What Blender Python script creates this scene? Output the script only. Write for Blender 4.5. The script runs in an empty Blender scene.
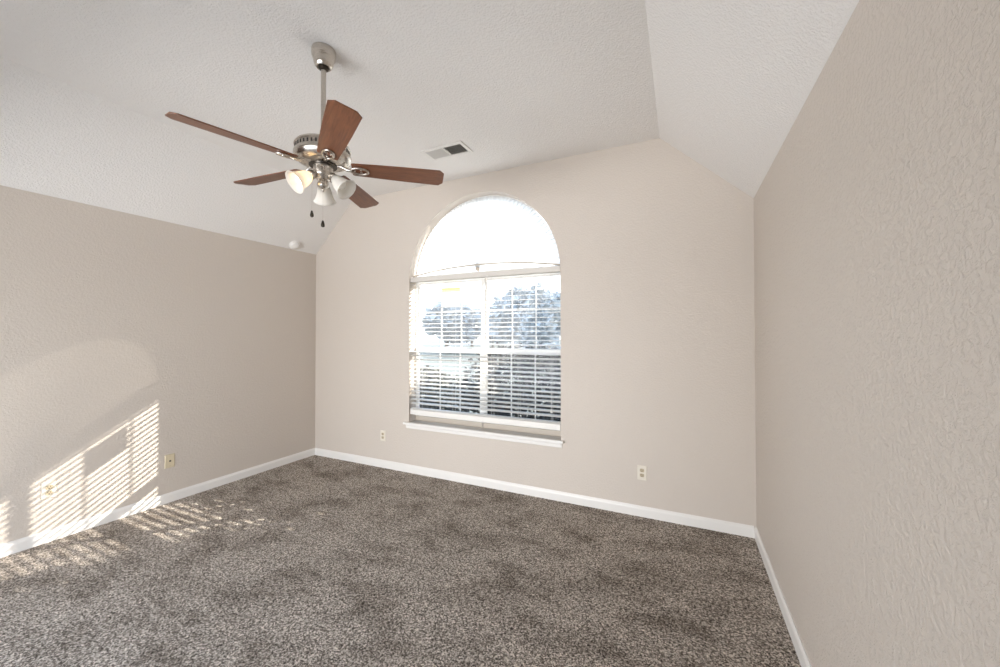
import bpy, bmesh, math, random
from mathutils import Vector, Matrix
PI = math.pi
SC = bpy.context.scene
COL = SC.collection

# ------------------------------------------------------------------ camera
H = 1.47
FPX, YAW, PITCH, ROLL = 383.3, 25.226, 0.71, 0.04
CX, CY = 500.07, 330.21
cam = bpy.data.cameras.new('camera')
cam.sensor_fit = 'HORIZONTAL'; cam.sensor_width = 36.0
cam.lens = 36.0 * FPX / 1000.0
cam.shift_x = (500.0 - CX) / 1000.0
cam.shift_y = (CY - 333.5) / 1000.0
cam.clip_start = 0.02; cam.clip_end = 400
camo = bpy.data.objects.new('camera', cam); COL.objects.link(camo)
camo.location = (0, 0, H)
camo.rotation_mode = 'XYZ'
camo.rotation_euler = (math.radians(90 + PITCH), math.radians(ROLL), math.radians(YAW))
SC.camera = camo

# ------------------------------------------------------------------ world, sun, exposure
w = bpy.data.worlds.new('sky'); SC.world = w; w.use_nodes = True
nt = w.node_tree; nt.nodes.clear()
tc = nt.nodes.new('ShaderNodeTexCoord'); sx = nt.nodes.new('ShaderNodeSeparateXYZ')
rp = nt.nodes.new('ShaderNodeValToRGB'); bg = nt.nodes.new('ShaderNodeBackground'); wo = nt.nodes.new('ShaderNodeOutputWorld')
nt.links.new(tc.outputs['Generated'], sx.inputs[0]); nt.links.new(sx.outputs['Z'], rp.inputs[0])
rp.color_ramp.elements[0].position = 0.0; rp.color_ramp.elements[0].color = (0.90, 0.955, 1, 1)
rp.color_ramp.elements[1].position = 0.7; rp.color_ramp.elements[1].color = (0.50, 0.71, 1, 1)
nt.links.new(rp.outputs[0], bg.inputs[0]); bg.inputs[1].default_value = 2.2
nt.links.new(bg.outputs[0], wo.inputs[0])

sun = bpy.data.lights.new('sun', 'SUN'); sun.energy = 9.0; sun.angle = math.radians(0.45); sun.color = (1, 0.93, 0.82)
suno = bpy.data.objects.new('sun', sun); COL.objects.link(suno)
suno.location = (4, 9, 6)
suno.rotation_euler = Vector((-1, -1.094, -0.7006)).to_track_quat('-Z', 'Y').to_euler()

# broad fill light added outside the rear opening to brighten the room
pl = bpy.data.lights.new('rear_fill_light', 'AREA'); pl.shape = 'RECTANGLE'; pl.size = 4.0; pl.size_y = 1.2; pl.energy = 193.0; pl.color = (0.985, 0.98, 0.985)
plo = bpy.data.objects.new('rear_fill_light', pl); COL.objects.link(plo)
plo.location = (-2.6, -3.2, 0.70)
plo.rotation_euler = Vector((0.12, 1.0, 0.25)).to_track_quat('-Z', 'Y').to_euler()

SC.view_settings.view_transform = 'Standard'; SC.view_settings.look = 'None'
SC.view_settings.gamma = 1.0; SC.view_settings.use_curve_mapping = False
SC.view_settings.exposure = 0.6
try:
    SC.cycles.use_denoising = True
    SC.cycles.max_bounces = 12; SC.cycles.diffuse_bounces = 8; SC.cycles.transparent_max_bounces = 24
    SC.cycles.sample_clamp_indirect = 6.0
    SC.cycles.caustics_reflective = False; SC.cycles.caustics_refractive = False
except Exception:
    pass

# ------------------------------------------------------------------ room dimensions (metres, camera stands over the origin)
XL, XR, YB, YF = -4.085, 0.4885, 3.318, -0.62
HW, HC = 2.468, 3.052
XCL, XCR = -3.477, -0.1433
WT = 0.17                              # wall thickness
WX0, WX1, WZ0, WZS = -2.645, -0.968, 0.525, 2.04   # window opening: jambs, sill, spring line
WC, WR = (WX0 + WX1) / 2, (WX1 - WX0) / 2

# ------------------------------------------------------------------ materials
def mat(name, col, rough=0.6, metal=0.0, **kw):
    m = bpy.data.materials.new(name); m.use_nodes = True
    b = m.node_tree.nodes['Principled BSDF']
    b.inputs['Base Color'].default_value = (*col, 1); b.inputs['Roughness'].default_value = rough
    b.inputs['Metallic'].default_value = metal
    for k, v in kw.items():
        b.inputs[k.replace('_', ' ')].default_value = v
    return m
def N(m, t, **kw):
    n = m.node_tree.nodes.new(t)
    for k, v in kw.items():
        if k in n.inputs: n.inputs[k].default_value = v
        else: setattr(n, k, v)
    return n
def L(m, a, b): m.node_tree.links.new(a, b)
def BS(m): return m.node_tree.nodes['Principled BSDF']
def coords(m, scale=(1, 1, 1)):
    t = N(m, 'ShaderNodeTexCoord'); mp = N(m, 'ShaderNodeMapping'); mp.inputs['Scale'].default_value = scale
    L(m, t.outputs['Object'], mp.inputs[0]); return mp.outputs[0]

def plaster(name, col, scale, strength, dist, detail=3.0, thresh=(0.42, 0.6)):
    """painted drywall with a sprayed, knocked-down texture"""
    m = mat(name, col, 0.62); v = coords(m)
    n1 = N(m, 'ShaderNodeTexNoise', Scale=scale, Detail=detail, Roughness=0.55, Distortion=0.4); L(m, v, n1.inputs['Vector'])
    r = N(m, 'ShaderNodeValToRGB'); r.color_ramp.elements[0].position = thresh[0]; r.color_ramp.elements[1].position = thresh[1]
    L(m, n1.outputs[0], r.inputs[0])
    bp = N(m, 'ShaderNodeBump', Strength=strength, Distance=dist); L(m, r.outputs[0], bp.inputs['Height'])
    L(m, bp.outputs[0], BS(m).inputs['Normal'])
    return m
M = {}
M['wall'] = plaster('greige_wall_paint', (0.60, 0.54, 0.48), 75, 0.24, 0.004)
M['wall_coarse'] = plaster('greige_wall_paint_coarse', (0.60, 0.54, 0.48), 58, 0.42, 0.006)
M['ceiling'] = plaster('ceiling_paint', (0.80, 0.78, 0.755), 85, 0.40, 0.006)
M['trim'] = mat('white_trim_paint', (0.80, 0.78, 0.75), 0.35)
M['vinyl'] = mat('white_vinyl', (0.82, 0.81, 0.79), 0.4)
M['headrail'] = mat('painted_headrail', (0.66, 0.625, 0.58), 0.45)
M['dark_beige'] = mat('dark_beige_sill_shade', (0.50, 0.44, 0.37), 0.5)  # darker beige; on the sills, shade under the blind rail is painted in
M['slat'] = mat('white_blind_slat', (0.80, 0.78, 0.74), 0.45)
M['plate'] = mat('white_plastic_plate', (0.74, 0.69, 0.60), 0.35)
M['ivory'] = mat('ivory_plastic', (0.66, 0.57, 0.40), 0.35)
M['socket'] = mat('ivory_receptacle', (0.50, 0.42, 0.29), 0.4)
M['slot'] = mat('dark_slot', (0.03, 0.025, 0.02), 0.7)
M['detector'] = mat('white_plastic', (0.80, 0.78, 0.75), 0.4)
M['vent'] = mat('white_vent_enamel', (0.76, 0.74, 0.71), 0.45)
M['duct'] = mat('dark_duct', (0.085, 0.078, 0.065), 0.8)
M['bronze'] = mat('dark_bronze', (0.06, 0.05, 0.04), 0.35, 0.8)
M['cord'] = mat('white_cord', (0.75, 0.73, 0.70), 0.8)

def nickel():
    m = mat('brushed_nickel', (0.60, 0.555, 0.50), 0.26, 1.0); v = coords(m, (3, 3, 220))
    n = N(m, 'ShaderNodeTexNoise', Scale=6.0, Detail=3.0); L(m, v, n.inputs['Vector'])
    mr = N(m, 'ShaderNodeMapRange'); mr.inputs[3].default_value = 0.20; mr.inputs[4].default_value = 0.36
    L(m, n.outputs[0], mr.inputs[0]); L(m, mr.outputs[0], BS(m).inputs['Roughness'])
    return m
M['nickel'] = nickel()
def wood():
    m = mat('cherry_wood', (0.2, 0.07, 0.03), 0.38); v = coords(m, (1.2, 16, 16))
    n = N(m, 'ShaderNodeTexNoise', Scale=6.0, Detail=6.0, Roughness=0.65, Distortion=0.8); L(m, v, n.inputs['Vector'])
    r = N(m, 'ShaderNodeValToRGB'); e = r.color_ramp.elements
    e[0].position = 0.3; e[0].color = (0.095, 0.034, 0.017, 1); e[1].position = 0.72; e[1].color = (0.215, 0.083, 0.038, 1)
    L(m, n.outputs[0], r.inputs[0]); L(m, r.outputs[0], BS(m).inputs['Base Color'])
    return m
M['wood'] = wood()
def carpet():
    m = mat('carpet_pile', (0.2, 0.18, 0.16), 0.95); v = coords(m)
    BS(m).inputs['Specular IOR Level'].default_value = 0.05
    # tuft colours
    n = N(m, 'ShaderNodeTexNoise', Scale=78.0, Detail=5.0, Roughness=0.85); L(m, v, n.inputs['Vector'])
    r = N(m, 'ShaderNodeValToRGB'); e = r.color_ramp.elements
    e[0].position = 0.35; e[0].color = (0.07, 0.058, 0.048, 1); e[1].position = 0.66; e[1].color = (0.92, 0.84, 0.75, 1)
    mid = r.color_ramp.elements.new(0.5); mid.color = (0.34, 0.295, 0.257, 1)
    vo = N(m, 'ShaderNodeTexVoronoi', Scale=165.0); L(m, v, vo.inputs['Vector'])
    sp = N(m, 'ShaderNodeSeparateColor'); L(m, vo.outputs['Color'], sp.inputs[0])
    fm = N(m, 'ShaderNodeMix', data_type='FLOAT'); fm.inputs[0].default_value = 0.26
    L(m, n.outputs[0], fm.inputs[2]); L(m, sp.outputs[0], fm.inputs[3]); L(m, fm.outputs[0], r.inputs[0])
    # brushed patches where the pile lies the other way
    mp = N(m, 'ShaderNodeMapping'); mp.inputs['Scale'].default_value = (1.5, 2.7, 1.0); mp.inputs['Rotation'].default_value = (0, 0, 0.35)
    L(m, v, mp.inputs[0])
    n2 = N(m, 'ShaderNodeTexNoise', Scale=1.7, Detail=5.0, Roughness=0.62, Distortion=0.15); L(m, mp.outputs[0], n2.inputs['Vector'])
    r2 = N(m, 'ShaderNodeValToRGB'); r2.color_ramp.elements[0].position = 0.30; r2.color_ramp.elements[0].color = (0.52, 0.50, 0.48, 1)
    r2.color_ramp.elements[1].position = 0.54; r2.color_ramp.elements[1].color = (1, 1, 1, 1)
    L(m, n2.outputs[0], r2.inputs[0])
    mx = N(m, 'ShaderNodeMix', data_type='RGBA', blend_type='MULTIPLY'); mx.inputs['Factor'].default_value = 1.0
    L(m, r.outputs[0], mx.inputs[6]); L(m, r2.outputs[0], mx.inputs[7]); L(m, mx.outputs[2], BS(m).inputs['Base Color'])
    bp = N(m, 'ShaderNodeBump', Strength=0.8, Distance=0.012); L(m, fm.outputs[0], bp.inputs['Height']); L(m, bp.outputs[0], BS(m).inputs['Normal'])
    return m
M['carpet'] = carpet()
def glass():
    m = bpy.data.materials.new('window_glass'); m.use_nodes = True; t = m.node_tree; t.nodes.clear()
    o = t.nodes.new('ShaderNodeOutputMaterial'); tr = t.nodes.new('ShaderNodeBsdfTransparent'); gl = t.nodes.new('ShaderNodeBsdfGlossy')
    gl.inputs['Roughness'].default_value = 0.02
    film = t.nodes.new('ShaderNodeBsdfTranslucent'); film.inputs[0].default_value = (0.9, 0.93, 1, 1)   # translucent film added to haze the view through the pane
    mx = t.nodes.new('ShaderNodeMixShader'); mx2 = t.nodes.new('ShaderNodeMixShader')
    mx2.inputs[0].default_value = 0.035; mx.inputs[0].default_value = 0.006
    t.links.new(tr.outputs[0], mx2.inputs[1]); t.links.new(film.outputs[0], mx2.inputs[2])
    t.links.new(mx2.outputs[0], mx.inputs[1]); t.links.new(gl.outputs[0], mx.inputs[2]); t.links.new(mx.outputs[0], o.inputs[0])
    return m
M['glass'] = glass()
def sheet(name, col, trans, clear):
    """thin cloth or paper: diffuse front, light passing through, a little straight through"""
    m = bpy.data.materials.new(name); m.use_nodes = True; t = m.node_tree; t.nodes.clear()
    o = t.nodes.new('ShaderNodeOutputMaterial'); d = t.nodes.new('ShaderNodeBsdfDiffuse'); d.inputs[0].default_value = (*col, 1)
    tl = t.nodes.new('ShaderNodeBsdfTranslucent'); tl.inputs[0].default_value = (*col, 1); tr = t.nodes.new('ShaderNodeBsdfTransparent')
    a = t.nodes.new('ShaderNodeMixShader'); a.inputs[0].default_value = trans; b = t.nodes.new('ShaderNodeMixShader'); b.inputs[0].default_value = clear
    t.links.new(d.outputs[0], a.inputs[1]); t.links.new(tl.outputs[0], a.inputs[2]); t.links.new(a.outputs[0], b.inputs[1])
    t.links.new(tr.outputs[0], b.inputs[2]); t.links.new(b.outputs[0], o.inputs[0])
    return m
M['pleat'] = sheet('white_pleated_cloth', (0.84, 0.85, 0.86), 0.50, 0.045)
M['paper'] = sheet('paper_sticker', (0.90, 0.90, 0.87), 0.6, 0.0)
M['yellow'] = sheet('yellow_paper', (0.85, 0.80, 0.42), 0.6, 0.0)
M['frost'] = sheet('frosted_glass', (0.88, 0.86, 0.82), 0.5, 0.12)
def emit(name, col, s):
    m = bpy.data.materials.new(name); m.use_nodes = True; b = BS(m)
    b.inputs['Base Color'].default_value = (0.9, 0.85, 0.75, 1); b.inputs['Emission Color'].default_value = (*col, 1); b.inputs['Emission Strength'].default_value = s
    return m
M['bulb_on'] = emit('lit_bulb', (1, 0.70, 0.38), 5.0)
M['bulb_off'] = mat('white_bulb_glass', (0.85, 0.84, 0.80), 0.3)
def leafmat(name, c0, c1):
    m = mat(name, c0, 0.6); v = coords(m)
    n = N(m, 'ShaderNodeTexNoise', Scale=9.0, Detail=2.0); L(m, v, n.inputs['Vector'])
    r = N(m, 'ShaderNodeValToRGB'); r.color_ramp.elements[0].position = 0.35; r.color_ramp.elements[1].position = 0.65
    r.color_ramp.elements[0].color = (*c0, 1); r.color_ramp.elements[1].color = (*c1, 1)
    L(m, n.outputs[0], r.inputs[0]); L(m, r.outputs[0], BS(m).inputs['Base Color'])
    return m
M['leaf'] = leafmat('shrub_leaves', (0.024, 0.021, 0.013), (0.052, 0.046, 0.030))
M['leaf_pale'] = leafmat('pale_shrub_leaves', (0.05, 0.052, 0.03), (0.13, 0.12, 0.075))
M['tree'] = leafmat('hazed_tree_foliage', (0.36, 0.39, 0.41), (0.50, 0.52, 0.53))  # paled to bluish grey: bright haze painted into the foliage colour
M['bark'] = mat('bark', (0.12, 0.09, 0.065), 0.9)
M['concrete'] = leafmat('pale_bounce_slab', (0.60, 0.58, 0.55), (0.68, 0.66, 0.63))  # pale slab colour chosen to bounce light onto the ceiling
M['lawn'] = leafmat('lawn', (0.10, 0.105, 0.075), (0.15, 0.145, 0.105))

# ------------------------------------------------------------------ geometry helpers
def obj(name, bm, m, parent=None, smooth=False, bevel=0.0):
    bmesh.ops.recalc_face_normals(bm, faces=bm.faces[:])
    me = bpy.data.meshes.new(name); bm.to_mesh(me); bm.free()
    if smooth:
        for p in me.polygons: p.use_smooth = True
    me.materials.append(m)
    o = bpy.data.objects.new(name, me); COL.objects.link(o)
    if parent: o.parent = parent
    if bevel:
        b = o.modifiers.new('bevel', 'BEVEL'); b.width = bevel; b.segments = 2; b.limit_method = 'ANGLE'
    return o
def autosmooth(o, deg=35):
    me = o.data
    for p in me.polygons: p.use_smooth = True
    try: me.set_sharp_from_angle(angle=math.radians(deg))
    except Exception: pass
    return o
def empty(name, loc=(0, 0, 0), rot=(0, 0, 0)):
    o = bpy.data.objects.new(name, None); COL.objects.link(o); o.location = loc; o.rotation_euler = rot
    o.empty_display_size = 0.05
    return o
def tag(o, label, cat, group=None):
    o['label'] = label; o['category'] = cat
    if group: o['group'] = group
    return o
def struct(o, label=None):
    o['kind'] = 'structure'
    if label: o['label'] = label
    return o
def box(bm, x0, x1, y0, y1, z0, z1, T=None):
    vs = [bm.verts.new((x, y, z)) for z in (z0, z1) for y in (y0, y1) for x in (x0, x1)]
    for f in ((0, 1, 3, 2), (4, 5, 7, 6), (0, 1, 5, 4), (2, 3, 7, 6), (0, 2, 6, 4), (1, 3, 7, 5)):
        bm.faces.new([vs[i] for i in f])
    if T is not None:
        for v in vs: v.co = T @ v.co
    return vs
def lathe(bm, prof, seg=40, T=None, cap0=False, cap1=False):
    rings = []
    for r, z in prof:
        if r < 1e-6:
            rings.append([bm.verts.new((0, 0, z))])
        else:
            rings.append([bm.verts.new((r * math.cos(2 * PI * i / seg), r * math.sin(2 * PI * i / seg), z)) for i in range(seg)])
    for a, b in zip(rings, rings[1:]):
        for i in range(seg):
            j = (i + 1) % seg
            if len(a) == 1 and len(b) == 1: continue
            if len(a) == 1: bm.faces.new((a[0], b[i], b[j]))
            elif len(b) == 1: bm.faces.new((a[i], a[j], b[0]))
            else: bm.faces.new((a[i], a[j], b[j], b[i]))
    if cap0 and len(rings[0]) > 1: bm.faces.new(rings[0])
    if cap1 and len(rings[-1]) > 1: bm.faces.new(rings[-1])
    if T is not None:
        for rg in rings:
            for v in rg: v.co = T @ v.co
def tube(bm, pts, rad, seg=10, closed=False):
    pts = [Vector(p) for p in pts]; n = len(pts); rings = []
    rads = rad if isinstance(rad, (list, tuple)) else [rad] * n
    up = Vector((0, 0, 1)); prev = None
    for i, p in enumerate(pts):
        if closed: t = pts[(i + 1) % n] - pts[i - 1]
        else: t = pts[min(i + 1, n - 1)] - pts[max(i - 1, 0)]
        t.normalize()
        if prev is None:
            a = up if abs(t.dot(up)) < 0.9 else Vector((1, 0, 0))
            u = t.cross(a).normalized()
        else:
            u = (prev - t * prev.dot(t)).normalized()
        prev = u; v = t.cross(u)
        rings.append([bm.verts.new(p + (u * math.cos(2 * PI * k / seg) + v * math.sin(2 * PI * k / seg)) * rads[i]) for k in range(seg)])
    rng = range(n) if closed else range(n - 1)
    for i in rng:
        a, b = rings[i], rings[(i + 1) % n]
        for k in range(seg):
            bm.faces.new((a[k], a[(k + 1) % seg], b[(k + 1) % seg], b[k]))
    if not closed:
        bm.faces.new(rings[0]); bm.faces.new(rings[-1])
def prism(bm, outline, axis, a, b):
    """closed 2-D outline extruded along axis (0=x,1=y,2=z)"""
    def P(p, h):
        q = list(p); q.insert(axis, h); return q
    A = [bm.verts.new(P(p, a)) for p in outline]; B = [bm.verts.new(P(p, b)) for p in outline]
    bm.faces.new(A); bm.faces.new(B[::-1]); n = len(A)
    for i in range(n): bm.faces.new((A[i], A[(i + 1) % n], B[(i + 1) % n], B[i]))

# ------------------------------------------------------------------ room shell
bm = bmesh.new(); box(bm, XL - WT, XR + WT, YF - WT, YB + WT, -0.12, 0.0)
struct(obj('floor', bm, M['carpet']), 'grey brown carpet with brushed pile covering the bedroom floor')

# back wall: a gable outline with the arched window opening cut through it
def wall_with_arch():
    bm = bmesh.new(); NA = 48
    arch = [(WX1, WZS)] + [(WC + WR * math.cos(PI * i / NA), WZS + WR * math.sin(PI * i / NA)) for i in range(1, NA)] + [(WX0, WZS)]
    fr = {}
    for y in (YB, YB + WT):
        V = {}
        def v(x, z):
            k = (round(x, 5), round(z, 5))
            if k not in V: V[k] = bm.verts.new((x, y, z))
            return V[k]
        xl, xr = XL - WT, XR + WT
        top = HC + 0.0
        bm.faces.new([v(xl, 0), v(WX0, 0), v(WX0, WZ0), v(WX0, WZS), v(xl, WZS)])
        bm.faces.new([v(WX0, 0), v(WX1, 0), v(WX1, WZ0), v(WX0, WZ0)])
        bm.faces.new([v(WX1, 0), v(xr, 0), v(xr, WZS), v(WX1, WZS), v(WX1, WZ0)])
        # above the spring line: fan of quads from the arch to the roof outline
        def roof(x):
            if x < XCL: return HW + (x - XL) / (XCL - XL) * (HC - HW)
            if x > XCR: return HW + (XR - x) / (XR - XCR) * (HC - HW)
            return HC
        left = [v(xl, WZS), v(WX0, WZS), v(WX0, roof(WX0)), v(XCL, HC), v(XL, HW), v(xl, HW)]
        bm.faces.new(left)
        right = [v(WX1, WZS), v(xr, WZS), v(xr, HW), v(XR, HW), v(XCR, HC), v(WX1, roof(WX1))]
        bm.faces.new(right)
        for (x0, z0), (x1, z1) in zip(arch, arch[1:]):
            a = [v(x0, z0), v(x1, z1), v(x1, roof(x1)), v(x0, roof(x0))]
            bm.faces.new(a)
        fr[y] = V
    A, B = fr[YB], fr[YB + WT]
    loop = arch + [(WX0, WZ0), (WX1, WZ0)]
    for (p, q) in zip(loop, loop[1:] + loop[:1]):
        kp = (round(p[0], 5), round(p[1], 5)); kq = (round(q[0], 5), round(q[1], 5))
        bm.faces.new((A[kp], A[kq], B[kq], B[kp]))
    return bm
wb = obj('wall_back', wall_with_arch(), M['wall']); struct(wb, 'beige gable wall with the arched window opening')
bm = bmesh.new(); box(bm, XL - WT, XL, YF, YB, 0, HW + 0.0); struct(obj('wall_left', bm, M['wall']), 'low beige side wall streaked with sunlight')
bm = bmesh.new(); box(bm, XR, XR + WT, YF, YB, 0, HW); struct(obj('wall_right', bm, M['wall_coarse']), 'beige textured side wall close to the camera')
# unseen wall behind the camera; wide opening added to let light in
OX0, OX1, OZ = -3.70, -0.65, 1.96
bm = bmesh.new()
box(bm, XL - WT, OX0, YF - WT, YF, 0, HW); box(bm, OX1, XR + WT, YF - WT, YF, 0, HW)
box(bm, OX0, OX1, YF - WT, YF, OZ, HW)
prism(bm, [(XL, HW), (XR, HW), (XCR, HC), (XCL, HC)], 1, YF - WT, YF)
struct(obj('wall_front', bm, M['wall']), 'beige wall behind the camera with a wide opening added to let light in')
# vaulted ceiling: flat centre and two slopes, 12 cm thick
bm = bmesh.new()
T_ = 0.12
prism(bm, [(XL, HW), (XCL, HC), (XCR, HC), (XR, HW), (XR + WT, HW), (XR + WT, HW + T_), (XCR + 0.05, HC + T_), (XCL - 0.05, HC + T_), (XL - WT, HW + T_), (XL - WT, HW)], 1, YF - WT, YB + WT)
struct(obj('ceiling', bm, M['ceiling']), 'textured off-white vaulted ceiling with two sloped sides')

# baseboards: flat board with a rounded top edge
def bb_prof(sgn, off):
    t = 0.014
    return [(off, 0), (off + sgn * t, 0), (off + sgn * t, 0.060), (off + sgn * t * 0.8, 0.070), (off + sgn * t * 0.45, 0.077), (off + sgn * t * 0.35, 0.083), (off, 0.083)]
bm = bmesh.new(); prism(bm, bb_prof(-1, YB), 0, XL + 0.0145, XR - 0.0145); struct(obj('baseboard_back', bm, M['trim']), 'white baseboard along the window wall')
bm = bmesh.new(); prism(bm, bb_prof(1, XL), 1, YF, YB); struct(obj('baseboard_left', bm, M['trim']), 'white baseboard under the sunlit side wall')
bm = bmesh.new(); prism(bm, bb_prof(-1, XR), 1, YF, YB); struct(obj('baseboard_right', bm, M['trim']), 'white baseboard of the textured near wall')

# ------------------------------------------------------------------ window
YG = YB + 0.140                        # glass plane
F0, F1 = YB + 0.115, YB + WT           # frame depth
XM0, XM1 = -1.812, -1.804              # centre mullion
ZT0, ZT1 = 2.062, 2.120                # transom
Z_MEET0, Z_MEET1 = 1.285, 1.335
def dh_window(name, x0, x1, muntins, lab):
    root = struct(empty(name, ((x0 + x1) / 2, F0, WZ0)), lab); I = Matrix.Translation(-root.location)
    bm = bmesh.new(); fw = 0.013
    box(bm, x0, x0 + fw, F0, F1, WZ0, ZT0, I); box(bm, x1 - fw, x1, F0, F1, WZ0, ZT0, I)
    box(bm, x0 + fw, x1 - fw, F0, F1, ZT0 - 0.012, ZT0, I)
    fr_ = obj('frame', bm, M['vinyl'], root, bevel=0.002)
    bm = bmesh.new(); box(bm, x0 + fw, x1 - fw, F0 - 0.0005, F1, WZ0, WZ0 + 0.062, I); box(bm, x0, x1, F0 - 0.006, F0 - 0.0005, WZ0, WZ0 + 0.062, I); obj('sill', bm, M['dark_beige'], fr_, bevel=0.003)
    a, b = x0 + fw, x1 - fw
    for nm, z0, z1, y0, y1 in (('lower_sash', WZ0 + 0.062, Z_MEET1, F0 + 0.004, F0 + 0.026), ('upper_sash', Z_MEET0, ZT0 - 0.012, F0 + 0.028, F0 + 0.050)):
        bm = bmesh.new(); s = 0.022; tr = 0.045 if nm == 'lower_sash' else 0.026; br = 0.040 if nm == 'lower_sash' else 0.045
        box(bm, a, a + s, y0, y1, z0, z1, I); box(bm, b - s, b, y0, y1, z0, z1, I)
        box(bm, a + s, b - s, y0, y1, z0, z0 + br, I); box(bm, a + s, b - s, y0, y1, z1 - tr, z1, I)
        sh = obj(nm, bm, M['vinyl'], root, bevel=0.002)
        yc = (y0 + y1) / 2
        bm = bmesh.new(); box(bm, a + s, b - s, yc - 0.002, yc + 0.002, z0 + br, z1 - tr, I)
        obj('pane', bm, M['glass'], sh)
        bm = bmesh.new()
        zz0, zz1 = z0 + br, z1 - tr
        zm = 1.712 if nm == 'upper_sash' else 0.937
        for x in muntins: box(bm, x - 0.006, x + 0.006, yc + 0.003, yc + 0.010, zz0, zz1, I)
        xs = [a + s] + [q for x in muntins for q in (x - 0.006, x + 0.006)] + [b - s]
        for q in range(0, len(xs), 2): box(bm, xs[q], xs[q + 1], yc + 0.003, yc + 0.010, zm - 0.005, zm + 0.005, I)
        obj('muntin_grid', bm, M['vinyl'], sh)
    bm = bmesh.new(); box(bm, (a + b) / 2 - 0.03, (a + b) / 2 + 0.03, F0 - 0.006, F0 + 0.010, Z_MEET1, Z_MEET1 + 0.012, I)
    obj('sash_lock', bm, M['vinyl'], root, bevel=0.002)
    return root
dh_window('window_1', WX0, XM0, (-2.338, -2.089), 'white double-hung sash window with a sticker on its upper pane')
dh_window('window_2', XM1, WX1, (-1.505, -1.256), 'white double-hung sash window looking onto the dark shrubs')
# half-round window above, with the transom bar and centre mullion as its parts
root = struct(empty('window_3', (WC, F0, ZT0)), 'white half-round window over the two sash windows'); I = Matrix.Translation(-root.location)
bm = bmesh.new(); NA = 48; fw = 0.016
ro = []; 
for i in range(NA + 1):
    a = PI * i / NA; c, s = math.cos(a), math.sin(a)
    ro.append([bm.verts.new(I @ Vector((WC + r * c, y, WZS + 0.025 + (r - 0.025) * s))) for r, y in ((WR, F0), (WR - fw, F0), (WR - fw, F1), (WR, F1))])
for p, q in zip(ro, ro[1:]):
    for k in range(4): bm.faces.new((p[k], p[(k + 1) % 4], q[(k + 1) % 4], q[k]))
bm.faces.new(ro[0]); bm.faces.new(ro[-1])
obj('arched_frame', bm, M['vinyl'], root)
bm = bmesh.new(); box(bm, WX0, WX1, F0, F1, ZT0, ZT1, I); obj('transom', bm, M['vinyl'], root, bevel=0.002)
bm = bmesh.new(); box(bm, XM0, XM1, F0 - 0.004, F1, WZ0 + 0.0625, ZT0, I); obj('mullion', bm, M['vinyl'], root, bevel=0.002)
bm = bmesh.new()
A = [(WC + (WR - fw) * math.cos(PI * i / NA), WZS + 0.025 + (WR - fw - 0.025) * math.sin(PI * i / NA)) for i in range(NA + 1)]
prism(bm, A, 1, YG + 0.006, YG + 0.010)
for v in bm.verts: v.co = I @ v.co
obj('pane', bm, M['glass'], root)
# stool and apron under the window
root = struct(empty('trim_1', (WC, YB, 0.53)), 'white window stool and apron'); I = Matrix.Translation(-root.location)
bm = bmesh.new(); box(bm, WX0 + 0.001, WX1 - 0.001, YB, F0 + 0.002, 0.512, 0.537, I); obj('inner_sill', bm, M['dark_beige'], root)
bm = bmesh.new(); box(bm, WX0 - 0.058, WX1 + 0.030, YB - 0.034, YB, 0.512, 0.537, I)
obj('stool', bm, M['trim'], root, bevel=0.005)
bm = bmesh.new(); prism(bm, [(YB, 0.470), (YB - 0.010, 0.470), (YB - 0.014, 0.478), (YB - 0.014, 0.500), (YB - 0.020, 0.506), (YB - 0.020, 0.512), (YB, 0.512)], 0, WX0 - 0.03, WX1 + 0.012)
for v in bm.verts: v.co = I @ v.co
obj('apron', bm, M['trim'], root)

# ------------------------------------------------------------------ venetian blind
BY = YB + 0.038                        # slat centre line
root = tag(empty('window_blind', (WC, BY, ZT1)), 'wide white venetian blind with open slats hanging in the lower window', 'window blind'); I = Matrix.Translation(-root.location)
bx0, bx1 = WX0 + 0.006, WX1 - 0.006
bm = bmesh.new(); box(bm, bx0, bx1, BY - 0.028, BY + 0.028, 2.040, 2.090, I); obj('headrail', bm, M['headrail'], root, bevel=0.003)
bm = bmesh.new(); PITCH_S = 0.0425; TILT = math.radians(10); rng = random.Random(4)
zs = []; z = 2.040 - 0.026
while z > 0.715: zs.append(z); z -= PITCH_S
def slat(bm, z, tilt, x0=bx0, x1=bx1, w=0.050, th=0.0026):
    pr = []
    for k in range(5):
        u = -1 + k / 2; pr.append((u * w / 2, 0.0022 * (1 - u * u)))
    out = [(u, h + th / 2) for u, h in pr] + [(u, h - th / 2) for u, h in reversed(pr)]
    c, s = math.cos(tilt), math.sin(tilt)     # inner (room) edge lower
    o2 = [(BY + u * c - h * s, z + u * s + h * c) for u, h in out]
    sub = bmesh.new(); prism(sub, o2, 0, x0, x1)
    me = bpy.data.meshes.new('tmp'); sub.to_mesh(me); sub.free()
    me.transform(I); bm.from_mesh(me); bpy.data.meshes.remove(me)
for z in zs: slat(bm, z + rng.uniform(-0.0012, 0.0012), TILT + rng.uniform(-0.03, 0.03))
for k in range(2): slat(bm, 0.678 + k * 0.006, math.radians(3))
obj('slats', bm, M['slat'], root)
bm = bmesh.new(); box(bm, bx0, bx1, BY - 0.027, BY + 0.027, 0.618, 0.672, I); obj('bottom_rail', bm, M['slat'], root, bevel=0.004)
for x in (-2.52, -2.10, -1.66, -1.381, -1.06):
    bm = bmesh.new()
    for y in (BY - 0.0265, BY + 0.0265):
        tube(bm, [I @ Vector((x, y, 2.04)), I @ Vector((x, y, 0.672))], 0.0012, 5)
    obj('ladder_cord', bm, M['cord'], root)
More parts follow.
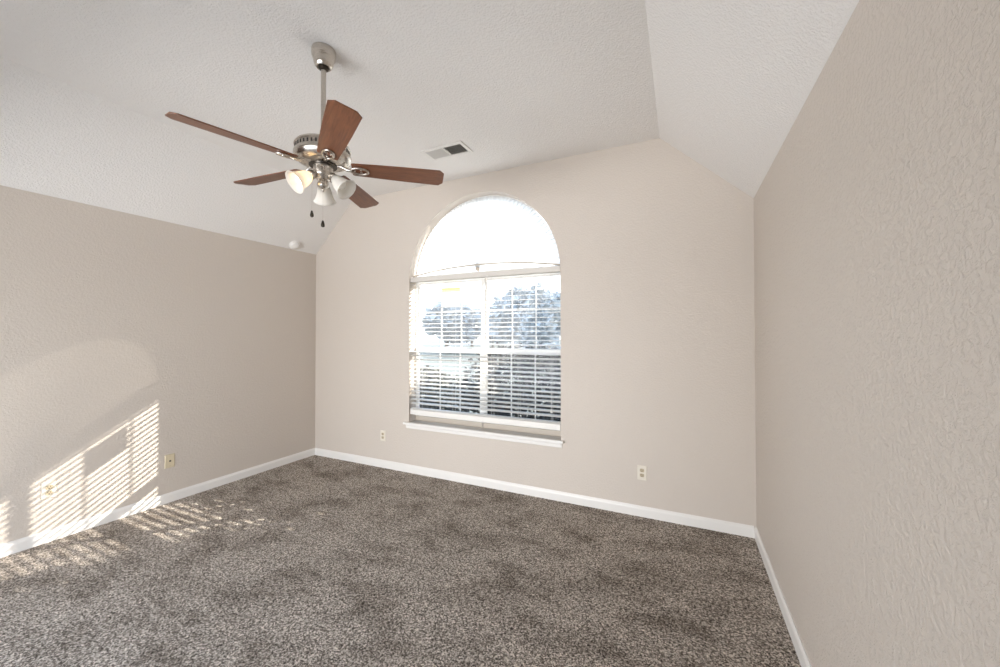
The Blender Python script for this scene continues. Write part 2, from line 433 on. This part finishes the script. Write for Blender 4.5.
def cord(x, zend, dx):
    bm = bmesh.new(); y = BY - 0.036
    tube(bm, [I @ Vector(p) for p in ((x, BY - 0.029, 2.055), (x, y, 2.04), (x + dx, y, zend + 0.03))], 0.0014, 6)
    c = obj('pull_cord', bm, M['cord'], root)
    bm = bmesh.new(); lathe(bm, [(0.0, 0.034), (0.005, 0.033), (0.007, 0.026), (0.011, 0.006), (0.011, 0.0), (0.0, -0.001)], 14, I @ Matrix.Translation((x + dx, y, zend)))
    obj('tassel', bm, M['slat'], c, smooth=True)
cord(-1.716, 0.955, 0.002); cord(-1.700, 1.00, -0.003); cord(-1.708, 0.91, 0.012)
cord(-1.060, 0.77, 0.006)
# sticker on the left upper pane
YS = F0 + 0.0285 + 0.0075
root = tag(empty('window_sticker', (-2.212, F0 + 0.033, 1.880)), 'pale paper sticker with a yellow band on the top middle pane', 'sticker')
bm = bmesh.new(); box(bm, -0.115, 0.115, -0.0005, 0.0, -0.105, 0.05); obj('sheet', bm, M['paper'], root)
bm = bmesh.new(); box(bm, -0.115, 0.115, -0.0005, 0.0, 0.051, 0.095); obj('yellow_band', bm, M['yellow'], root)

# ------------------------------------------------------------------ sunburst pleated shade in the arch
HX, HZ, HY = -1.862, 2.140, YB + 0.103
root = tag(empty('arch_shade', (HX, HY, HZ)), 'white sunburst pleated shade fanned across the half-round arch', 'shade')
bm = bmesh.new(); NP = 118; ring = []
def edge(a):
    # distance from the hub to the arch outline along angle a
    d = Vector((math.cos(a), math.sin(a))); best = 1.0
    RR = WR - 0.021; cx, cz = WC - HX, WZS + 0.01 - HZ
    b = d.x * cx + d.y * cz; q = b * b - (cx * cx + cz * cz - RR * RR)
    return b + math.sqrt(q)
for i in range(NP + 1):
    a = -0.075 + (PI + 0.15) * i / NP; z = 0.010 if i % 2 else -0.010; e = edge(a)
    row = []
    for t in (0.028, 0.12, 0.35, 0.7, 1.0):
        r = max(t * e, 0.022); row.append(bm.verts.new((r * math.cos(a), z * min(1, 0.35 + t), r * math.sin(a))))
    ring.append(row)
for p, q in zip(ring, ring[1:]):
    for k in range(4): bm.faces.new((p[k], p[k + 1], q[k + 1], q[k]))
obj('pleats', bm, M['pleat'], root)
bm = bmesh.new(); lathe(bm, [(0, 0.016), (0.016, 0.016), (0.021, 0.010), (0.021, -0.012), (0.0, -0.012)], 20, Matrix.Rotation(PI / 2, 4, 'X') @ Matrix.Translation((0, 0, 0.0))); obj('hub', bm, M['dark_beige'], root, smooth=False)
bm = bmesh.new(); pts = []
for i in range(25):
    t = i / 24; x = (WX0 + 0.008) + (WX1 - WX0 - 0.016) * t
    pts.append((x - HX, -0.045, 2.104 + 0.072 * (1 - (2 * t - 1) ** 2) ** 0.9 - HZ))
tube(bm, pts, 0.0075, 8); obj('bowed_rail', bm, M['dark_beige'], root, smooth=True)

# ------------------------------------------------------------------ ceiling fan
FX, FY, ZB = -1.784, 1.491, 2.402
fan = tag(empty('ceiling_fan', (FX, FY, HC)), 'brushed nickel ceiling fan with five cherry blades and three lights', 'ceiling fan')
def fz(z): return z - HC
bm = bmesh.new(); lathe(bm, [(0.0, 0.0), (0.061, 0.0), (0.063, -0.006), (0.064, -0.026), (0.060, -0.046), (0.055, -0.054), (0.053, -0.060), (0.051, -0.076), (0.046, -0.090), (0.037, -0.099), (0.033, -0.099), (0.029, -0.090), (0.0, -0.088)], 48)
can = obj('canopy', bm, M['nickel'], fan); autosmooth(can)
bm = bmesh.new(); lathe(bm, [(0.0, 0.026), (0.016, 0.022), (0.026, 0.010), (0.028, 0.0), (0.024, -0.012), (0.014, -0.018), (0, -0.018)], 28, Matrix.Translation((0, 0, -0.098)))
autosmooth(obj('hanger_ball', bm, M['bronze'], can))
bm = bmesh.new(); lathe(bm, [(0.0135, -0.10), (0.0135, fz(2.55))], 24, cap0=True, cap1=True); autosmooth(obj('downrod', bm, M['nickel'], fan))
bm = bmesh.new(); lathe(bm, [(0.0, fz(2.60)), (0.0175, fz(2.60)), (0.0185, fz(2.595)), (0.0185, fz(2.558)), (0.026, fz(2.548)), (0.032, fz(2.535)), (0.034, fz(2.525)), (0.0, fz(2.525))], 28); autosmooth(obj('coupling', bm, M['nickel'], fan))
# motor
prof = [(0.0, 2.527), (0.060, 2.526), (0.110, 2.522), (0.138, 2.514), (0.144, 2.506), (0.145, 2.500), (0.140, 2.497), (0.140, 2.470), (0.145, 2.467), (0.148, 2.460), (0.148, 2.450), (0.144, 2.440), (0.132, 2.425), (0.108, 2.414), (0.096, 2.411), (0.0, 2.411)]
bm = bmesh.new(); lathe(bm, [(r, fz(z)) for r, z in prof], 64); mot = obj('motor_housing', bm, M['nickel'], fan); autosmooth(mot, 30)
bm = bmesh.new()
for i in range(40):
    T = Matrix.Rotation(2 * PI * i / 40, 4, 'Z'); box(bm, 0.1385, 0.1408, -0.0045, 0.0045, fz(2.474), fz(2.493), T)
obj('vent_slots', bm, M['slot'], mot)
bm = bmesh.new(); lathe(bm, [(0.0, fz(2.412)), (0.072, fz(2.412)), (0.072, fz(2.402)), (0.0, fz(2.402))], 48); autosmooth(obj('flywheel', bm, M['bronze'], fan))
# switch housing, fitter and finial
bm = bmesh.new(); lathe(bm, [(0.0, fz(2.404)), (0.048, fz(2.404)), (0.051, fz(2.400)), (0.051, fz(2.352)), (0.048, fz(2.346)), (0.040, fz(2.340)), (0.034, fz(2.330)), (0.026, fz(2.323)), (0.0, fz(2.322))], 40); sw = obj('switch_housing', bm, M['nickel'], fan); autosmooth(sw, 30)
bm = bmesh.new(); lathe(bm, [(0.0, fz(2.324)), (0.014, fz(2.324)), (0.015, fz(2.318)), (0.026, fz(2.314)), (0.031, fz(2.304)), (0.031, fz(2.296)), (0.026, fz(2.286)), (0.016, fz(2.279)), (0.009, fz(2.274)), (0.008, fz(2.268)), (0.004, fz(2.263)), (0.0, fz(2.262))], 32); autosmooth(obj('finial', bm, M['nickel'], fan), 40)
# blades: local x runs out along the blade
A0 = 255.5; PB = math.radians(13)
def blade_bm():
    bm = bmesh.new()
    half = [(0.150, 0.046), (0.160, 0.052), (0.30, 0.060), (0.45, 0.066), (0.636, 0.070), (0.661, 0.044)]
    out = half + [(x, -y) for x, y in reversed(half)]
    prism(bm, out, 2, -0.003, 0.003); return bm
def iron_bm():
    bm = bmesh.new(); z = -0.0075
    tube(bm, [(0.070, 0, 0.012), (0.090, 0, 0.010), (0.110, 0, 0.002), (0.125, 0, -0.006), (0.143, 0, z)], [0.011, 0.010, 0.009, 0.009, 0.010], 12)
    # open loop under the blade root
    pts = [(0.190 + 0.047 * math.cos(2 * PI * i / 36), 0.027 * math.sin(2 * PI * i / 36), z - 0.001) for i in range(36)]
    tube(bm, pts, 0.006, 10, closed=True)
    # flat inner plate touching the blade
    for x, y in ((0.165, 0.0), (0.200, 0.014), (0.200, -0.014)):
        lathe(bm, [(0, -0.0135), (0.005, -0.0125), (0.0065, -0.0095), (0.0065, -0.0031), (0, -0.0031)], 12, Matrix.Translation((x, y, 0)))
    return bm
def plate_bm():
    bm = bmesh.new(); n = 32
    prism(bm, [(0.190 + 0.045 * math.cos(2 * PI * i / n), 0.025 * math.sin(2 * PI * i / n)) for i in range(n)], 2, -0.0062, -0.0031); return bm
B0 = obj('blade', blade_bm(), M['wood'], fan, bevel=0.0015); I0 = obj('blade_iron', iron_bm(), M['nickel'], fan); autosmooth(I0, 40)
for k in range(5):
    b = B0 if k == 0 else B0.copy(); i_ = I0 if k == 0 else I0.copy()
    for o in (b, i_):
        if k: COL.objects.link(o); o.parent = fan
        # counter-clockwise edge lower
        o.matrix_local = Matrix.Translation((0, 0, fz(ZB))) @ Matrix.Rotation(math.radians(A0 + 72 * k), 4, 'Z') @ Matrix.Rotation(-PB, 4, 'X')
# three bell shades on curved arms
def lamp(az, lit, tilt):
    Rz = Matrix.Rotation(math.radians(az), 4, 'Z')
    bm = bmesh.new()
    tube(bm, [Rz @ Vector(p) for p in ((0.030, 0, fz(2.340)), (0.042, 0, fz(2.334)), (0.050, 0, fz(2.338)), (0.056, 0, fz(2.345)))], 0.008, 10)
    a_ = obj('light_arm', bm, M['nickel'], fan); autosmooth(a_, 50)
    T = Rz @ Matrix.Translation((0.052, 0, fz(2.345))) @ Matrix.Rotation(-math.radians(tilt), 4, 'Y')
    bm = bmesh.new(); lathe(bm, [(0.0, 0.012), (0.014, 0.012), (0.019, 0.006), (0.0235, -0.004), (0.0245, -0.022), (0.0225, -0.024), (0.0, -0.024)], 28, T)
    autosmooth(obj('socket_cup', bm, M['nickel'], a_), 40)
    outp = [(0.0205, -0.012), (0.0215, -0.024), (0.029, -0.036), (0.036, -0.052), (0.041, -0.072), (0.045, -0.092), (0.052, -0.110), (0.062, -0.124)]
    inn = [(r - 0.003, z) for r, z in reversed(outp)]
    bm = bmesh.new(); lathe(bm, outp + inn, 40, T)
    s = obj('lamp_shade', bm, M['frost'], fan, smooth=True)
    s['label'] = 'lit frosted glass shade' if lit else 'unlit frosted glass shade'
    bm = bmesh.new(); lathe(bm, [(0.0, -0.024), (0.012, -0.024), (0.013, -0.042), (0.020, -0.058), (0.024, -0.075), (0.022, -0.090), (0.012, -0.101), (0.0, -0.104)], 24, T)
    obj('bulb', bm, M['bulb_on'] if lit else M['bulb_off'], s, smooth=True)
lamp(255, True, 52); lamp(15, False, 48); lamp(135, False, 40)
# pull chains
def chain(x, y, z1):
    bm = bmesh.new(); tube(bm, [(x * 0.75, y * 0.75, fz(2.362)), (x, y, fz(2.350)), (x, y, fz(z1 + 0.034))], 0.0005, 6)
    c = obj('pull_chain', bm, M['nickel'], fan)
    bm = bmesh.new(); lathe(bm, [(0, 0.036), (0.004, 0.035), (0.006, 0.028), (0.0095, 0.014), (0.0095, 0.004), (0.005, 0.0), (0, 0.0)], 16, Matrix.Translation((x, y, fz(z1))))
    autosmooth(obj('fob', bm, M['bronze'], c), 50)
chain(-0.050, -0.030, 2.120); chain(0.048, -0.040, 2.050)

# ------------------------------------------------------------------ ceiling air register
vx0, vx1, vy0, vy1 = -2.012, -1.606, 2.668, 2.868
root = tag(empty('air_vent', ((vx0 + vx1) / 2, (vy0 + vy1) / 2, HC)), 'white rectangular two-way air register on the flat ceiling', 'air vent')
hx, hy = (vx1 - vx0) / 2, (vy1 - vy0) / 2; fl = 0.030
bm = bmesh.new(); zt = -0.010
for x0, x1, y0, y1 in ((-hx, -hx + fl, -hy, hy), (hx - fl, hx, -hy, hy), (-hx + fl, hx - fl, -hy, -hy + fl), (-hx + fl, hx - fl, hy - fl, hy), (-0.006, 0.006, -hy + fl, hy - fl)):
    box(bm, x0, x1, y0, y1, zt, 0)
obj('frame', bm, M['vent'], root, bevel=0.003)
bm = bmesh.new(); box(bm, -hx + fl, hx - fl, -hy + fl, hy - fl, -0.0012, -0.0002); obj('duct_opening', bm, M['duct'], root)
for sgn, nm in ((-1, 'louvers'), (1, 'louvers')):
    bm = bmesh.new(); x0, x1 = (0.006, hx - fl) if sgn > 0 else (-hx + fl, -0.006); n = 12
    for i in range(n):
        xc = x0 + (i + 0.5) * (x1 - x0) / n
        T = Matrix.Translation((xc, 0, -0.0056)) @ Matrix.Rotation(sgn * math.radians(50), 4, 'Y')
        box(bm, -0.0062, 0.0062, -hy + fl, hy - fl, -0.0004, 0.0004, T)
    obj(nm, bm, M['vent'], root)

# ------------------------------------------------------------------ smoke detector on the left slope
sl = math.atan2(HC - HW, XCL - XL); nrm = Vector((math.sin(sl), 0, -math.cos(sl)))
root = tag(empty('smoke_detector', (-4.037, 2.986, HW + (-4.037 - XL) * math.tan(sl)), (0, 0, 0)), 'small round white smoke detector low on the sloped ceiling', 'smoke detector')
Rq = nrm.to_track_quat('Z', 'Y').to_matrix().to_4x4()
bm = bmesh.new(); lathe(bm, [(0, 0), (0.062, 0), (0.062, 0.010), (0.058, 0.013), (0, 0.013)], 40, Rq); autosmooth(obj('base', bm, M['detector'], root))
bm = bmesh.new(); lathe(bm, [(0.055, 0.013), (0.054, 0.024), (0.046, 0.034), (0.030, 0.040), (0.0, 0.041)], 40, Rq); autosmooth(obj('cover', bm, M['detector'], root), 50)

# ------------------------------------------------------------------ wall plates (built facing -y: x across, z up)
def plate_base(root, m):
    bm = bmesh.new(); w2, h2, t = 0.036, 0.0585, 0.006
    o0 = [(-w2, -h2), (w2, -h2), (w2, h2), (-w2, h2)]; i0 = [(x * 0.90, z * 0.94) for x, z in o0]
    a = [bm.verts.new((x, 0, z)) for x, z in o0]; b = [bm.verts.new((x, -0.003, z)) for x, z in o0]; c = [bm.verts.new((x, -t, z)) for x, z in i0]
    for p, q in ((a, b), (b, c)):
        for k in range(4): bm.faces.new((p[k], p[(k + 1) % 4], q[(k + 1) % 4], q[k]))
    bm.faces.new(a); bm.faces.new(c); return obj('plate', bm, m, root)
def outlet(loc, rz, lab):
    root = tag(empty('wall_outlet', loc, (0, 0, rz)), lab, 'outlet', 'wall outlets above the baseboards')
    plate_base(root, M['plate'])
    for s in (-1, 1):
        bm = bmesh.new(); zc = s * 0.0195; n = 24; o = []
        for i in range(n):
            a = 2 * PI * i / n; o.append((max(-0.0165, min(0.0165, 0.0185 * math.cos(a))), zc + max(-0.0140, min(0.0140, 0.0185 * math.sin(a)))))
        prism(bm, o, 1, -0.0082, -0.0055); r = obj('receptacle', bm, M['socket'], root)
        bm = bmesh.new()
        box(bm, -0.0085, -0.0055, -0.0086, -0.0081, zc - 0.001, zc + 0.009); box(bm, 0.0055, 0.0085, -0.0086, -0.0081, zc + 0.0, zc + 0.008)
        lathe(bm, [(0, 0.0086), (0.0032, 0.0086), (0.0032, 0.0081), (0, 0.0081)], 12, Matrix.Translation((0, 0, zc - 0.0075)) @ Matrix.Rotation(PI / 2, 4, 'X'))
        obj('slot', bm, M['slot'], r)
    bm = bmesh.new(); lathe(bm, [(0, 0.0072), (0.002, 0.0071), (0.003, 0.0062), (0.003, 0.0055)], 12, Matrix.Rotation(PI / 2, 4, 'X')); obj('screw', bm, M['plate'], root)
    return root
outlet((-3.003, YB, 0.351), 0, 'duplex outlet on the window wall near the far left corner')
outlet((-0.290, YB, 0.352), 0, 'duplex outlet on the window wall right of the window')
outlet((XL, 1.114, 0.367), PI / 2, 'duplex outlet in the striped sun patch on the side wall')
root = tag(empty('phone_jack', (XL, 1.829, 0.361), (0, 0, PI / 2)), 'ivory phone jack plate beside the sun patch on the side wall', 'phone jack')
plate_base(root, M['ivory'])
bm = bmesh.new(); box(bm, -0.008, 0.008, -0.0085, -0.0058, -0.008, 0.009); j = obj('jack', bm, M['ivory'], root, bevel=0.001)
bm = bmesh.new(); box(bm, -0.0072, 0.0072, -0.0090, -0.0084, -0.006, 0.007); obj('jack_opening', bm, M['slot'], j)
for z in (-0.041, 0.041):
    bm = bmesh.new(); lathe(bm, [(0, 0.0072), (0.002, 0.0071), (0.003, 0.0062), (0.003, 0.0055)], 12, Matrix.Translation((0, 0, z)) @ Matrix.Rotation(PI / 2, 4, 'X')); obj('screw', bm, M['socket'], root)

# ------------------------------------------------------------------ outside
bm = bmesh.new(); box(bm, -90, 90, -60, 160, -0.60, -0.45); struct(obj('ground', bm, M['lawn']), 'pale winter lawn outside')
bm = bmesh.new(); box(bm, -14, 12, -20, YF - WT, -0.45, -0.08); struct(obj('bounce_ground', bm, M['concrete']), 'unseen pale concrete slab added to bounce light into the room')  # unseen slab added behind the room as a light reflector
GZ = -0.45
def leaf_cloud(bm, rnd, n, size, inside, lo, hi):
    k = 0
    while k < n:
        p = Vector([rnd.uniform(a, b) for a, b in zip(lo, hi)])
        if not inside(p): continue
        k += 1
        d = Vector((rnd.gauss(0, 1), rnd.gauss(0, 1), rnd.gauss(0, .7) + .2)).normalized(); s = size * rnd.uniform(0.6, 1.3)
        q = d.cross(Vector((rnd.gauss(0, 1), rnd.gauss(0, 1), rnd.gauss(0, 1)))).normalized() * s * 0.42; up = d.cross(q).normalized() * s * 0.12
        v = [bm.verts.new(p), bm.verts.new(p + d * s * .5 + q + up), bm.verts.new(p + d * s), bm.verts.new(p + d * s * .5 - q + up), ]
        m_ = bm.verts.new(p + d * s * 0.5)
        bm.faces.new((v[0], v[1], m_)); bm.faces.new((v[1], v[2], m_)); bm.faces.new((v[2], v[3], m_)); bm.faces.new((v[3], v[0], m_))
def shrub(x, y, rx, ry, top, n, size, m, label, seed, power=2.2):
    rnd = random.Random(seed); root = tag(empty('shrub', (x, y, GZ)), label, 'shrub', 'shrubs planted against the house')
    h = top - GZ; c = h * 0.52; rz = h * 0.50
    def ins(p):
        e = abs(p.x / rx) ** power + abs(p.y / ry) ** power + abs((p.z - c) / rz) ** power
        e += 0.35 * math.sin(p.x * 9 + seed) * math.sin(p.y * 8 + p.z * 7)
        return e < 1 and (e > 0.25 or rnd.random() < 0.4)
    bm = bmesh.new(); leaf_cloud(bm, rnd, n, size, ins, (-rx, -ry, 0.05), (rx, ry, h)); obj('foliage', bm, m, root)
    bm = bmesh.new()
    for i in range(7):
        a = 2 * PI * i / 7 + rnd.random(); r1 = rnd.uniform(.45, .8)
        tube(bm, [(0.05 * math.cos(a), 0.05 * math.sin(a), 0), (0.3 * rx * math.cos(a), 0.3 * ry * math.sin(a), h * 0.35), (r1 * rx * math.cos(a), r1 * ry * math.sin(a), h * 0.72)], [0.016, 0.011, 0.004], 6)
    obj('stems', bm, M['bark'], root)
    return root
shrub(-2.98, 4.15, 0.56, 0.42, 1.02, 6500, 0.060, M['leaf_pale'], 'low pale shrub outside the left sash window', 3, 2.6)
shrub(-1.66, 4.15, 0.72, 0.46, 1.34, 9500, 0.060, M['leaf'], 'dark leafy shrub outside the right sash window', 5, 3.0)
shrub(0.38, 4.45, 1.14, 0.80, 2.85, 12000, 0.075, M['leaf'], 'tall dark shrub outside beyond the right window jamb', 8, 1.6)
def tree(x, y, r, h, label, seed, conif=False):
    rnd = random.Random(seed); root = tag(empty('tree', (x, y, GZ)), label, 'tree', 'distant trees seen through the blind')
    bm = bmesh.new()
    blobs = [(rnd.uniform(-.5, .5) * r, rnd.uniform(-.5, .5) * r, h * rnd.uniform(.40, .82), rnd.uniform(.35, .6) * r) for _ in range(9)]
    def ins(p):
        if conif: return math.hypot(p.x, p.y) < r * (1 - (p.z - h * .1) / (h * .9)) and p.z > h * .1
        return any((p - Vector(b[:3])).length < b[3] for b in blobs)
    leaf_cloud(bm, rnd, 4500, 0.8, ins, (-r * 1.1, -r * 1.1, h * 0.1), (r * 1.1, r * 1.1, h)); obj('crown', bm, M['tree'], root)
    bm = bmesh.new(); tube(bm, [(0, 0, 0), (0, 0, h * 0.5), (0.1, 0, h * 0.8)], [0.25, 0.18, 0.06], 8); obj('trunk', bm, M['bark'], root)
def far(u, y):                          # x of the point at depth y in the direction of the window column u
    t = (u - CX) / FPX; s, c = math.sin(math.radians(YAW)), math.cos(math.radians(YAW))
    return y * (t * c - s) / (c + t * s)
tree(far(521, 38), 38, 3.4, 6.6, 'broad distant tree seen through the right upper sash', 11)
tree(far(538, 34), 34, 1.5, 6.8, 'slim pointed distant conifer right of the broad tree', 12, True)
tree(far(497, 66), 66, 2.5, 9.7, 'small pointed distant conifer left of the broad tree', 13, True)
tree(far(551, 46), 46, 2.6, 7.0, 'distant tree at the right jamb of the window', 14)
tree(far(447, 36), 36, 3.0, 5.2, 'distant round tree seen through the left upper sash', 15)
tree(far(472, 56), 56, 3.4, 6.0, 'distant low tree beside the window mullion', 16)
